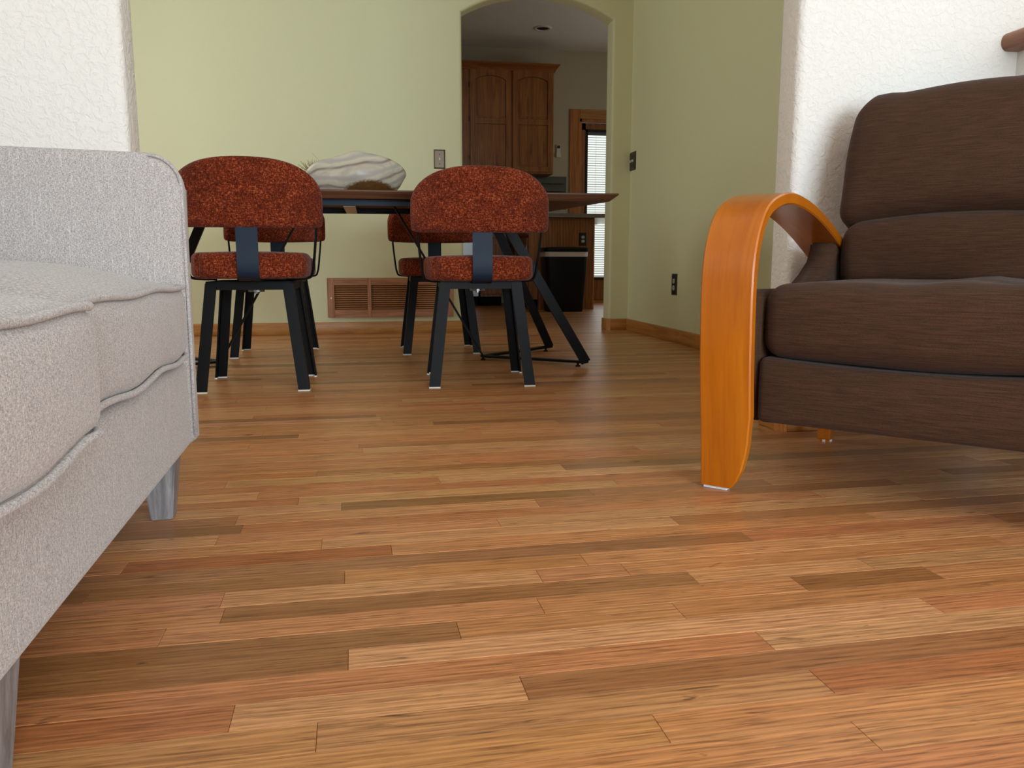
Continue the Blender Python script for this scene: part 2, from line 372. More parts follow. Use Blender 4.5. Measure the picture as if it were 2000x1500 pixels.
# short walls each side of the wide opening, rounded corners
def stub(name, x0, x1, right):
    r = .02; P = []
    xe = x0 if right else x1; s = 1 if right else -1
    for k in range(6): a = PI / 2 * k / 5; P.append((xe + s * (r - r * math.sin(a)), YS + r - r * math.cos(a)))
    for k in range(6): a = PI / 2 * k / 5; P.append((xe + s * (r - r * math.cos(a)), YS2 - r + r * math.sin(a)))
    xo = x1 if right else x0; P += [(xo, YS2), (xo, YS)]
    return struct(obj(name, prism(BM(), P, lambda u, v, d: Vector((u, v, d)), 0, CZ), LIVW, None, auto=.5))
stub('wall_front_left', XL, JL, False); stub('wall_front_right', JR, XR, True)
wallbox('wall_header', JL - .01, JR + .01, YS + .002, YS2 - .002, 2.45, CZ, LIVW)
wallbox('wall_right', DX, DX + .12, YS2, YB + .14, 0, CZ, DINW)
# dining back wall with the arched opening, soft edged
AX0, AX1, ASP, ARI = .601, 1.600, 2.030, .135
def archcurve(x0, x1, zs, rise, n=14):
    h = (x1 - x0) / 2; R = (h * h + rise * rise) / (2 * rise); cz = zs + rise - R; a0 = math.asin(h / R)
    return [((x0 + x1) / 2 + R * math.sin(-a0 + 2 * a0 * i / n), cz + R * math.cos(-a0 + 2 * a0 * i / n)) for i in range(n + 1)]
def archwall():
    bm = BM(); rb = .018; xa, xb = XL, KX1; yb = YB + .13; loops = []
    for off, y in [(rb - rb * math.sin(PI / 2 * k / 4), YB + rb - rb * math.cos(PI / 2 * k / 4)) for k in range(5)] + [(0, yb)]:
        c = archcurve(AX0 - off, AX1 + off, ASP + off * .55, ARI + off * .3); pts = [(AX0 - off, 0)] + c + [(AX1 + off, 0)]
        loops.append([bm.verts.new((x, y, z)) for x, z in pts])
    for A, B in zip(loops, loops[1:]):
        for i in range(len(A) - 1): bm.faces.new((A[i], A[i + 1], B[i + 1], B[i]))
    for L, y in ((loops[0], YB), (loops[-1], yb)):
        n = len(L); q = [bm.verts.new((xa, y, 0)), bm.verts.new((xa, y, CZ)), bm.verts.new((xb, y, CZ)), bm.verts.new((xb, y, 0))]
        bm.faces.new((q[0], L[0], L[1], q[1])); tp = [bm.verts.new((v.co.x, y, CZ)) for v in L[1:-1]]
        bm.faces.new((q[1], L[1], tp[0])); bm.faces.new((q[2], tp[-1], L[-2]))
        for i in range(len(tp) - 1): bm.faces.new((L[1 + i], L[2 + i], tp[i + 1], tp[i]))
        bm.faces.new((q[3], q[2], L[-2], L[-1]))
    return bm
struct(obj('wall_back', archwall(), DINW, None, auto=.5))
def wall_open(name, axis, at0, at1, a0, a1, o0, o1, z0, z1, m):
    """wall slab with one rectangular opening; axis X: runs along X"""
    bm = BM()
    for p, q, zz0, zz1 in ((a0, o0, 0, CZ), (o1, a1, 0, CZ), (o0, o1, 0, z0), (o0, o1, z1, CZ)):
        if q > p and zz1 > zz0:
            if axis == 'X': box(bm, p, q, at0, at1, zz0, zz1)
            else: box(bm, at0, at1, p, q, zz0, zz1)
    return struct(obj(name, bm, m))
wall_open('wall_front', 'X', YF - .12, YF, XL, XR, .3, 2.7, .12, 2.25, LIVW)
wall_open('wall_left', 'Y', XL - .12, XL, YS2, YB, 3.35, 4.55, .65, 2.25, DINW)
wallbox('wall_left.001', XL - .12, XL, YF, YS2, 0, CZ, LIVW); wallbox('wall_right.001', XR, XR + .12, YF, YS2, 0, CZ, LIVW)
wallbox('ceiling', XL, XR, YF, YB, CZ, CZ + .1, CEIL)
KCZ = 2.79
wallbox('ceiling.001', KX0, KX1, YB + .13, KB, KCZ, KCZ + .1, CEIL)
wallbox('wall_left.002', KX0 - .12, KX0, YB + .13, KB, 0, KCZ, KITW)
CZs = CZ; CZ = KCZ; wall_open('wall_right.002', 'Y', KX1, KX1 + .12, YB + .13, KB, 6.25, 7.55, .9, 2.1, KITW); CZ = CZs  # opening is made up, out of view, for the kitchen fill light
DXa, DXb, DZ = 2.345, 3.265, 2.075
CZs = CZ; CZ = KCZ
wall_open('wall_back.001', 'X', KB, KB + .14, KX0, KX1, DXa, DXb, 0, DZ, KITW); CZ = CZs
def winframe(name, axis, at, a0, a1, z0, z1):
    fr = BM(); gl = BM(); w = .06
    def bx(bm, p, q, zz0, zz1, d0, d1):
        box(bm, p, q, at + d0, at + d1, zz0, zz1) if axis == 'X' else box(bm, at + d0, at + d1, p, q, zz0, zz1)
    bx(fr, a0, a0 + w, z0, z1, -.04, .03); bx(fr, a1 - w, a1, z0, z1, -.04, .03); bx(fr, a0, a1, z0, z0 + w, -.04, .03); bx(fr, a0, a1, z1 - w, z1, -.04, .03)
    mdl = (a0 + a1) / 2; bx(fr, mdl - .025, mdl + .025, z0, z1, -.04, .03)
    f = struct(obj(name, fr, OAKZ)); bx(gl, a0 + .02, a1 - .02, z0 + .02, z1 - .02, -.012, -.008); obj('pane', gl, GLASS, f)
winframe('window_1', 'X', YF - .07, .3, 2.7, .12, 2.25); winframe('window_2', 'Y', XL - .07, 3.35, 4.55, .65, 2.25); winframe('window_added_3', 'Y', KX1 + .06, 6.25, 7.55, .9, 2.1)  # last one is a made-up window framing the added kitchen fill
# oak baseboards
def basebar(name, x0, x1, y0, y1, m, h=.078):
    return struct(obj(name, box(BM(), x0, x1, y0, y1, 0, h, .004, 2), m, None, auto=.6))
bt = .013
basebar('baseboard_back', XL, AX0 + .004, YB - bt, YB, OAKX); basebar('baseboard_back.001', AX1 + .012, DX, YB - bt, YB, OAKX)
basebar('baseboard_jamb', AX1 - bt, AX1, YB + .012, YB + .13, OAKY)
def chamfer(name, x, y, sx, sy):
    P = [(x, y + sy * .012), (x - sx * bt, y + sy * .012), (x + sx * .012, y - sy * bt), (x + sx * .012, y)]
    struct(obj(name, prism(BM(), P, lambda u, v, d: Vector((u, v, d)), 0, .079), OAKZ))
chamfer('baseboard_corner', AX1, YB, 1, 1)
basebar('baseboard_right', DX - bt, DX, YS2, YB - bt, OAKY)
basebar('baseboard_front_right', JR + .012, XR, YS - bt, YS, OAKX); basebar('baseboard_jamb.001', JR - bt, JR, YS + .012, YS2, OAKY); chamfer('baseboard_corner.001', JR, YS, 1, 1)
basebar('baseboard_front_left', XL, JL - .012, YS - bt, YS, OAKX); basebar('baseboard_jamb.002', JL, JL + bt, YS + .012, YS2, OAKY)
# half wall with a rounded oak cap beside the recliner
wallbox('wall_half', 1.735, 1.85, .75, YS, 0, 1.032, LIVW)
bm = BM(); P = [(1.69 + .02 * math.cos(a) + .012, 1.045 + .0235 * math.sin(a)) for a in [PI / 2 + PI * k / 8 for k in range(9)]] + [(1.892, 1.022), (1.892, 1.068)]
prism(bm, P, lambda u, v, d: Vector((u, d, v)), .72, YS - .001)
struct(obj('trim_1', bm, wood('rail_cap_oak', (110, 66, 42), (146, 94, 64), (170, 116, 84), .4, 'Y', 1.2), None, auto=.5))

# ------------------------------------------------------------------ kitchen door with blind (setting)
d1 = struct(obj('door_1', box(box(box(BM(), DXa, DXa + .04, KB + .0, KB + .13, 0, DZ), DXb - .04, DXb, KB, KB + .13, 0, DZ), DXa, DXb, KB, KB + .13, DZ - .04, DZ), OAKZ))
lx0, lx1, ly0, ly1 = DXa + .042, DXb - .042, KB + .06, KB + .10
bm = BM(); box(bm, lx0, lx0 + .06, ly0, ly1, .02, 2.03, .003); box(bm, lx1 - .06, lx1, ly0, ly1, .02, 2.03, .003); box(bm, lx0, lx1, ly0, ly1, 1.95, 2.03, .003); box(bm, lx0, lx1, ly0, ly1, .02, .27, .003)
obj('door_leaf', bm, CABW, d1)
gx0, gx1 = lx0 + .06, lx1 - .06
bm = BM(); box(bm, gx0, gx0 + .022, ly0 - .012, ly1, .26, 1.96); box(bm, gx1 - .022, gx1, ly0 - .012, ly1, .26, 1.96); box(bm, gx0, gx1, ly0 - .012, ly1, 1.93, 1.96); box(bm, gx0, gx1, ly0 - .012, ly1, .26, .285)
obj('lite_frame', bm, BLKP, d1)
obj('pane', box(BM(), gx0 + .01, gx1 - .01, ly1 - .012, ly1 - .008, .27, 1.95), GLASS, d1)
ns = 62; sm = None
for i in range(ns):
    z = .31 + (1.90 - .31) * i / (ns - 1)
    if sm is None:
        o = obj('slat', box(BM(), gx0 + .026, gx1 - .026, -.0105, .0105, -.0005, .0005, M=Matrix.Rotation(.42, 4, 'X')), SLAT, d1); sm = o.data
    else: o = bpy.data.objects.new('slat', sm); COL.objects.link(o); o.parent = d1
    o.location = (0, ly0 + .012, z)
obj('head_rail', box(BM(), gx0 + .024, gx1 - .024, ly0 - .002, ly0 + .026, 1.905, 1.93), newmat('blue_grey_rail', (96, 110, 120), .5)[0], d1)
obj('bottom_rail', box(BM(), gx0 + .024, gx1 - .024, ly0, ly0 + .02, .285, .30), SLAT, d1)
bm = BM(); [box(bm, gx0 + f, gx0 + f + .002, ly0 - .001, ly0 + .0, .29, 1.92) for f in (.12, .42)]; obj('lift_cord', bm, PALE, d1)
obj('threshold', box(BM(), DXa, DXb, KB - .03, KB + .14, 0, .02, .004), OAKX, d1)
bm = BM(); box(bm, DXa - .105, DXa + .012, KB - .02, KB, 0, DZ + .09, .004); box(bm, DXb - .012, DXb + .105, KB - .02, KB, 0, DZ + .09, .004); struct(obj('trim_2', bm, OAKZ))
struct(obj('trim_3', box(BM(), DXa + .0125, DXb - .0125, KB - .02, KB, DZ - .012, DZ + .09, .004), OAKX))
# ground outside the kitchen door, mottled green and cream
gm, gnt, gb = newmat('patio_ground', (206, 200, 176), .9); setcol(gnt, gb, ramp(gnt, noise(gnt, coords(gnt, (1, 1, 1)), 2, 4), [(.35, (168, 176, 120)), (.6, (224, 216, 190))]))
wallbox('floor.001', -2, 8, KB + .95, KB + 9, -.12, -.04, gm)

# ------------------------------------------------------------------ sofa (left)
sofa = thing('sofa', 'oatmeal grey linen sofa with piped seat cushions and grey wooden legs', 'sofa', (-.333, 1.5135, 0), math.radians(2.5))
def sof(name, x0, x1, y0, y1, z0, z1, r, fn=None, parent=sofa, m=SOFA, n=8):
    c = Vector(((x0 + x1) / 2, (y0 + y1) / 2, (z0 + z1) / 2))
    return obj(name, soft(BM(), (x1 - x0) / 2, (y1 - y0) / 2, (z1 - z0) / 2, r, Matrix.Translation(c), fn, n), m, parent, True)
sof('base', -.86, -.004, -1.31, .058, .118, .285, .02)
def armfn(sgn):
    def f(p): return Vector((p.x, p.y, p.z))
    return f
def arm(y0, y1):
    bm = BM(); r = .055; P = [(-.86, .118), (-.015, .118), (0, .13)]
    P += [(-r + r * math.sin(PI / 2 - PI / 2 * k / 8), .650 - r + r * math.cos(PI / 2 - PI / 2 * k / 8)) for k in range(9)]
    P += [(-.5, .659), (-.86, .659)]
    prism(bm, P, lambda u, v, d: Vector((u, d, v)), y0, y1)
    bmesh.ops.bevel(bm, geom=[e for e in bm.edges if abs(e.verts[0].co.y - e.verts[1].co.y) < 1e-6], offset=.022, segments=4, affect='EDGES', profile=.5)
    o = obj('arm', bm, SOFA, sofa, True, auto=.9)
    yy = y0 + .012 if y0 > -.5 else y1 - .012
    path = [(.0, yy, .14), (.001, yy, .3), (.001, yy, .45), (.001, yy, .58)] + [(-r + (r + .001) * math.cos(PI / 2 * k / 8), yy, .650 - r + (r + .001) * math.sin(PI / 2 * k / 8)) for k in range(9)] + [(-.3, yy, .656), (-.5, yy, .660), (-.8, yy, .660)]
    obj('piping', tube(BM(), path, .0035, 6), SOFA, o, True)
arm(.052, .128); arm(-1.385, -1.31)
def cushion(y0, y1, zb, xo, s):
    x0, x1 = -.68, xo; z0, z1 = zb, .418; hx, hy, hz = (x1 - x0) / 2, (y1 - y0) / 2, (z1 - z0) / 2
    def fn(p):
        u, v, w = p.x / hx, p.y / hy, p.z / hz
        q = p.copy(); d = max(0, 1 - abs(u) ** 4) * max(0, 1 - abs(v) ** 3.2)
        if w > 0: q.z += .046 * d * w
        q.x += .014 * max(0, 1 - v * v) * (1 if u > 0 else 0) * max(0, u) * (1 - w * w * .6)
        q.y += .008 * max(0, 1 - w * w) * (1 if v > 0 else -1) * abs(v)
        q.z += .004 * math.sin(p.y * 21 + s) * (1 if w < -.3 else .5)
        return q
    c = Vector(((x0 + x1) / 2, (y0 + y1) / 2, (z0 + z1) / 2))
    o = obj('seat_cushion', soft(BM(), hx, hy, hz, .022, Matrix.Translation(c), fn, 12), SOFA, sofa, True)
    for sz in (1, -1):
        pts = []
        nn = 14
        for i in range(nn + 1): pts.append(Vector((hx - .006, -hy + .02 + (2 * hy - .04) * i / nn, sz * (hz - .004))))
        pts = [Vector((-hx, -hy + .004, sz * (hz - .004))), Vector((0, -hy + .004, sz * (hz - .004))), Vector((hx - .05, -hy + .004, sz * (hz - .004)))] + pts + [Vector((hx - .05, hy - .004, sz * (hz - .004))), Vector((0, hy - .004, sz * (hz - .004))), Vector((-hx, hy - .004, sz * (hz - .004)))]
        pts = [fn(p) + c + Vector((.0035, 0, sz * .002)) for p in pts]
        obj('piping', tube(BM(), smoothpath(pts, 4), .0046, 7), SOFA, o, True)
cushion(-.632, .042, .292, .000, 0); cushion(-1.30, -.638, .286, .030, 2)
sof('backrest', -.86, -.66, -1.31, .052, .285, .80, .05)
def sleg(x, y):
    bm = BM(); a, b = .031, .0185
    for (h0, z0), (h1, z1) in (((b, .001), (a, .119)),):
        A = [bm.verts.new((x + i * h0 - (a - b) * .0, y + j * h0, z0)) for i, j in ((-1, -1), (1, -1), (1, 1), (-1, 1))]; B = [bm.verts.new((x + i * h1, y + j * h1, z1)) for i, j in ((-1, -1), (1, -1), (1, 1), (-1, 1))]
        bm.faces.new(A[::-1]); bm.faces.new(B); [bm.faces.new((A[i], A[(i + 1) % 4], B[(i + 1) % 4], B[i])) for i in range(4)]
    bmesh.ops.bevel(bm, geom=bm.edges[:], offset=.002, segments=2, affect='EDGES')
    obj('leg', bm, GREYL, sofa, None)['label'] = 'grey washed tapered wooden leg'
for x in (-.052, -.80):
    for y in (.0, -.79, -1.33): sleg(x, y)

# ------------------------------------------------------------------ recliner (right)
rec = thing('recliner', 'brown fabric recliner with bent honey-coloured plywood arms', 'recliner', (.661, 1.541, 0), math.radians(-46.1))
PROF = smoothpath([(.0, .006), (-.008, .10), (-.022, .22), (-.029, .32), (-.031, .40), (-.027, .46), (-.012, .507), (.012, .545), (.048, .574), (.10, .592), (.16, .602), (.23, .602), (.33, .590), (.43, .568), (.54, .536), (.68, .488)], 4)
def bentarm(w0, inner):
    bm = BM(); th = .024; N = len(PROF); R = []
    for i, p in enumerate(PROF):
        t = (PROF[min(i + 1, N - 1)] - PROF[max(i - 1, 0)]).normalized(); n = Vector((t.y, -t.x)); q = (p.x + n.x * th, p.y + n.y * th)
        z = p.y if i < N / 2 else 1
        iw = .105
        if z < .14: iw = .052 + .05 * math.sqrt(max(0, 1 - (1 - z / .14) ** 1.7))
        a, b = (w0 + 0, w0 + iw) if inner > 0 else (w0 + .105 - iw, w0 + .105)
        e = .003
        R.append([bm.verts.new(v) for v in ((a + e, p.x, p.y), (b - e, p.x, p.y), (b, p.x + n.x * e, p.y + n.y * e), (b, q[0] - n.x * e, q[1] - n.y * e), (b - e, q[0], q[1]), (a + e, q[0], q[1]), (a, q[0] - n.x * e, q[1] - n.y * e), (a, p.x + n.x * e, p.y + n.y * e))])
    for A, B in zip(R, R[1:]):
        for j in range(8): bm.faces.new((A[j], A[(j + 1) % 8], B[(j + 1) % 8], B[j]))
    bm.faces.new(R[0][::-1]); bm.faces.new(R[-1])
    o = obj('armrest', bm, LACQ, rec, True, auto=.6); o['label'] = 'bent honey-coloured plywood arm'
    obj('felt_pad', box(BM(), min(R0 for R0 in (w0, w0 + .105)) + (.006 if inner > 0 else .05), w0 + (.056 if inner > 0 else .1), .003, .024, 0, .006, .001), FELT, o)
bentarm(0, 1); bentarm(.665, -1)
RW0, RW1 = .100, .668; RC = (RW0 + RW1) / 2; HW = (RW1 - RW0) / 2
def rsoft(name, hx, hy, hz, r, M, fn=None, n=10): return obj(name, soft(BM(), hx, hy, hz, r, M, fn, n), BROWN, rec, True)
def seatfn(p):
    u, v, w = p.x / HW, p.y / .29, p.z / .07; q = p.copy()
    if w > 0: q.z += w * (.010 * max(0, 1 - u ** 4) + .006 * math.sin(p.x * 26) * math.exp(-((u - .25) / .35) ** 2))
    if w < 0: q.z -= -w * -.014 * u * u * 0 + -w * .012 * max(0, 1 - u * u)
    if v < 0: q.y -= -v * .018 * max(0, 1 - w * w) * max(0, 1 - u ** 4)
    q.z += wob(p, .0018, 17, 1); return q
rsoft('seat_cushion', HW, .29, .069, .036, Matrix.Translation((RC, .325, .345)), seatfn, 14)
def footfn(p):
    u = p.x / (HW - .003); q = p.copy()
    q.z -= max(0, p.z / .066) * .012 * max(0, 1 - u * u); q.y -= .012 * max(0, 1 - (p.z / .066) ** 2) * max(0, 1 - u ** 4); return q
rsoft('footrest', HW + .002, .05, .066, .014, Matrix.Translation((RC, .085, .208)), footfn, 12)
rec_base = obj('base_box', box(BM(), RW0 + .02, RW1 - .02, .14, .60, .15, .275), BROWN, rec)
tilt = math.radians(-15)
def lumbfn(p):
    u = p.x / (HW - .004); w = p.z / .088; q = p.copy()
    q.y -= .028 * max(0, 1 - u * u) * max(0, 1 - w * w) if p.y < 0 else 0
    q.z += (.024 * (1 - u * u) - .006) * max(0, w); q.x *= 1 - .035 * max(0, -w) - .02 * max(0, w) ** 4; return q
rsoft('lumbar_cushion', HW - .004, .085, .088, .04, Matrix.Translation((RC, .625, .462)) @ Matrix.Rotation(tilt, 4, 'X'), lumbfn, 12)
def headfn(p):
    u = p.x / (HW + .012); w = p.z / .162; q = p.copy()
    q.y -= .034 * max(0, 1 - u ** 4) * max(0, 1 - w * w) if p.y < 0 else 0
    if w < 0: q.z += (.026 * (1 - u * u) - .004) * -w
    if w > 0: q.z += w * (.030 * math.cos(min(1, abs(u + .04) ) * PI / 2) ** .8 - .008 + .012 * math.exp(-((u + .80) / .12) ** 2) + .006 * math.exp(-((u - .42) / .12) ** 2))
    q.x *= 1 - .05 * max(0, w) ** 1.5 + .0 * w; q.y += wob(p, .0022, 15, 2); return q
rsoft('head_cushion', HW + .014, .075, .162, .05, Matrix.Translation((RC, .672, .693)) @ Matrix.Rotation(tilt, 4, 'X'), headfn, 16)
rsoft('back_shell', HW - .05, .03, .25, .025, Matrix.Translation((RC, .735, .61)) @ Matrix.Rotation(tilt, 4, 'X'))
SP = [(.06, .14), (.035, .30), (.04, .392), (.10, .406), (.30, .402), (.385, .408), (.458, .436), (.518, .466), (.538, .495), (.543, .512), (.60, .492), (.68, .462), (.70, .40), (.68, .16)]
for w in (.038, .672):
    o = obj('side_panel', prism(BM(), SP, lambda u, v, d: Vector((d, u, v)), w, w + .06), BROWN, rec)
    bmd = bmesh.new(); bmd.from_mesh(o.data); bmesh.ops.bevel(bmd, geom=bmd.edges[:], offset=.006, segments=3, affect='EDGES'); bmd.to_mesh(o.data); bmd.free(); o.data.shade_smooth()
for w in (.086, .684):
    o = obj('rear_leg', box(box(BM(), w - .017, w + .017, .585, .625, .006, .16, .004), w - .013, w + .013, .589, .621, .0, .008), [LACQ, FELT], rec)
    o.name = 'leg'
    obj('felt_pad', cyl(BM(), (w, .605, 0), .0165, .006, 14), FELT, o)

# ------------------------------------------------------------------ dining chairs
def back_bm():
    bm = BM(); R, ph, th = .335, math.radians(48), .052; nu, nv = 40, 20; rings = []
    zb, zt = .566, .800
    for i in range(nu + 1):
        u = -1 + 2 * i / nu
        # slow down near the ends so that the corners are round
        uu = math.sin(u * PI / 2) * .35 + u * .65
        a = uu * ph; au = abs(uu)
        top = zt - .018 * au ** 2 - .080 * au ** 3.4; bot = zb + .004 * au ** 2
        e = max(0, (au - .80) / .20)
        s = math.sqrt(max(1e-4, 1 - e ** 2.6))
        ctr = bot + (top - bot) * .46; zt2 = ctr + (top - ctr) * (.55 + .45 * s) if e else top; zb2 = ctr - (ctr - bot) * (.80 + .20 * s) if e else bot
        tt = th * (.25 + .75 * s); ring = []
        for j in range(nv):
            g = 2 * PI * j / nv; c, s2 = math.cos(g), math.sin(g)
            sx = math.copysign(abs(c) ** .55, c); sz = math.copysign(abs(s2) ** .42, s2)
            zz = (zt2 + zb2) / 2 + sz * (zt2 - zb2) / 2; r = R + sx * tt / 2
            lean = -.02 * (zz - zb) / .23
            ring.append(bm.verts.new((r * math.sin(a), .105 - r * math.cos(a) + lean, zz)))
        rings.append(ring)
    for A, B in zip(rings, rings[1:]):
        for j in range(nv): bm.faces.new((A[j], A[(j + 1) % nv], B[(j + 1) % nv], B[j]))
    bm.faces.new(rings[0][::-1]); bm.faces.new(rings[-1]); return bm
def seatpad(p):
    q = p.copy(); u, v, w = p.x / .2, p.y / .21, p.z / .043
    if w > 0: q.z += .006 * w * max(0, 1 - u * u) * max(0, 1 - v * v)
    q.x *= 1 + .02 * v; return q
CH = {}
def chair_meshes():
    def keep(k, bm, **kw):
        bmesh.ops.recalc_face_normals(bm, faces=bm.faces); me = bpy.data.meshes.new(k); bm.to_mesh(me); bm.free(); CH[k] = me
        if kw.get('smooth'): me.shade_smooth()
        if kw.get('auto'): me.shade_smooth(); me.set_sharp_from_angle(angle=kw['auto'])
        me.materials.append(kw['m'])
    # seat: rounded square in plan
    def rs(p):
        k = 4.2; a = (abs(p.x / .2) ** k + abs(p.y / .212) ** k) ** (1 / k); b = max(abs(p.x / .2), abs(p.y / .212))
        s = b / a if a > 1e-6 else 1
        return seatpad(Vector((p.x * s, p.y * s, p.z)))
    keep('seat', soft(BM(), .206, .216, .045, .022, Matrix.Translation((0, 0, .438)), rs, 14, 4), m=RUST, smooth=True)
    keep('backrest', back_bm(), m=RUST, smooth=True)
    path = smoothpath([(0, -.02, .389), (0, -.14, .388), (0, -.19, .390), (0, -.222, .405), (0, -.232, .44), (0, -.232, .50), (0, -.236, .58), (0, -.244, .66)], 5)
    keep('back_strap', ribbon(BM(), path, (1, 0, 0), .072, .006), m=SLATE, auto=.5)
    for sx in (-1, 1):
        keep('side_rod%d' % sx, tube(BM(), smoothpath([(sx * .232, -.128, .60), (sx * .229, -.12, .55), (sx * .219, -.10, .45), (sx * .212, -.092, .412), (sx * .196, -.085, .393), (sx * .12, -.08, .390)], 5), .0048, 8), m=BLACK, smooth=True)
    bm = BM(); box(bm, -.15, .15, -.165, -.158, .364, .394); box(bm, -.15, .15, .158, .165, .364, .394); box(bm, -.15, -.143, -.165, .165, .364, .394); box(bm, .143, .15, -.165, .165, .364, .394); box(bm, -.145, .145, -.16, .16, .388, .3935)
    keep('seat_frame', bm, m=BLACK)
    bm = BM(); cyl(bm, (0, 0, .352), .03, .04, 18); cyl(bm, (0, 0, .345), .008, .01, 10); keep('swivel_hub', bm, m=STEEL)
    for sx in (-1, 1):
        for sy in (-1, 1):
            bm = BM(); t, w = .006, .040
            sec = [(0, 0), (-w, 0), (-w, -t), (-t, -t), (-t, -w), (0, -w)]
            A = [bm.verts.new((sx * (.198 + a), sy * (.207 + b), .004)) for a, b in sec]; B = [bm.verts.new((sx * (.152 + a), sy * (.167 + b), .388)) for a, b in sec]
            bm.faces.new(A); bm.faces.new(B[::-1]); [bm.faces.new((A[i], A[(i + 1) % 6], B[(i + 1) % 6], B[i])) for i in range(6)]
            keep('leg%d%d' % (sx, sy), bm, m=BLACK)
            x, y = sx * .198, sy * .207
            keep('pad%d%d' % (sx, sy), box(box(BM(), min(x, x - sx * .041), max(x, x - sx * .041), min(y + sy * .001, y - sy * .009), max(y + sy * .001, y - sy * .009), 0, .005), min(x + sx * .001, x - sx * .009), max(x + sx * .001, x - sx * .009), min(y, y - sy * .041), max(y, y - sy * .041), 0, .005), m=WHITEP)
chair_meshes()
def chair(x, y, rz, swivel, label, lift=0):
    t = thing('dining_chair', label, 'chair', (x, y, 0), rz, 'rust dining chairs around the table')
    def part(name, k, p=t, rot=0):
        o = bpy.data.objects.new(name, CH[k]); COL.objects.link(o); o.parent = p; o.rotation_euler = (0, 0, rot)
        if lift and k in ('seat', 'backrest', 'back_strap', 'side_rod-1', 'side_rod1'): o.location = (0, -.05, lift)
        return o
    part('seat', 'seat', rot=swivel); part('backrest', 'backrest', rot=swivel); part('back_strap', 'back_strap', rot=swivel)['label'] = 'slate blue flat steel strap'
    part('side_rod', 'side_rod-1', rot=swivel); part('side_rod', 'side_rod1', rot=swivel)
    part('seat_frame', 'seat_frame'); part('swivel_hub', 'swivel_hub')
    for sx in (-1, 1):
        for sy in (-1, 1):
            l = part('leg', 'leg%d%d' % (sx, sy)); part('foot_pad', 'pad%d%d' % (sx, sy), l)
chair(.407, 3.165, -.045, 0, 'rust dining chair at near side of table, in front of arched doorway')
chair(-.43, 3.19, .0, .06, 'rust dining chair at near side of table, behind the sofa arm', .012)
chair(.345, 4.29, PI, .0, 'rust dining chair at far side of table, nearer the arched doorway')
chair(-.49, 4.28, PI, .0, 'rust dining chair at far side of table, mostly hidden behind near left chair')

# ------------------------------------------------------------------ dining table
tab = thing('dining_table', 'long walnut dining table on a black angled steel base', 'table', (-.085, 3.77, 0))
TZ = .752
def tabletop():
    bm = BM(); top = [(-1.15, -.36), (1.135, -.36), (1.02, .42), (-1.02, .42)]; L = []
    for z, d in ((TZ, .002), (TZ - .002, 0), (TZ - .006, 0), (TZ - .032, .036), (TZ - .034, .04)):
        c = []
        for x, y in top: c.append(bm.verts.new((x - math.copysign(d, x), y - math.copysign(d * (.35 if 1 else 1), y), z)))
        L.append(c)
    for A, B in zip(L, L[1:]): [bm.faces.new((A[i], A[(i + 1) % 4], B[(i + 1) % 4], B[i])) for i in range(4)]
    bm.faces.new(L[0]); bm.faces.new(L[-1][::-1]); return bm
obj('tabletop', tabletop(), WALN, tab)
zr = TZ - .034
bm = BM(); box(bm, -.83, .83, -.30, -.262, zr - .024, zr); box(bm, -.83, .83, .26, .298, zr - .024, zr); box(bm, -.83, -.795, -.262, .26, zr - .024, zr); box(bm, .795, .83, -.262, .26, zr - .024, zr)
obj('under_frame', bm, SLATE, tab)
obj('cross_bar', box(BM(), -.025, .025, -.262, .26, zr - .026, zr - .02), PALE, tab)['label'] = 'pale cross bar under the tabletop'
for s in (-1, 1):
    a = s * 1.0
    obj('leg', ribbon(BM(), [(a * 1.015, -.30, .022), (a * .60, -.285, zr)], (0, 1, 0), .02, .042), BLACK, tab)
    obj('leg', ribbon(BM(), [(a * 1.0, .385, .022), (a * .66, .27, zr)], (0, 1, 0), .02, .042), BLACK, tab)
    ap = (a * .60, .045, .018)
    obj('floor_bar', ribbon(BM(), [ap, (a * 1.02, -.30, .022)], (.6, .6 * s, 0), .034, .010), BLACK, tab)
    obj('floor_bar', ribbon(BM(), [ap, (a * 1.005, .395, .022)], (.6, -.6 * s, 0), .034, .010), BLACK, tab)
    obj('brace_rod', ribbon(BM(), [(a * .60, .045, .018), (a * .19, 0, zr)], (0, 1, 0), .02, .009), BLACK, tab)
    for px, py in ((.985, -.275), (.975, .365), (.60, .045)):
        obj('levelling_foot', cyl(cyl(BM(), (a * px, py, 0), .011, .006, 12), (a * px, py, .006), .005, .012, 8), BLACK, tab)

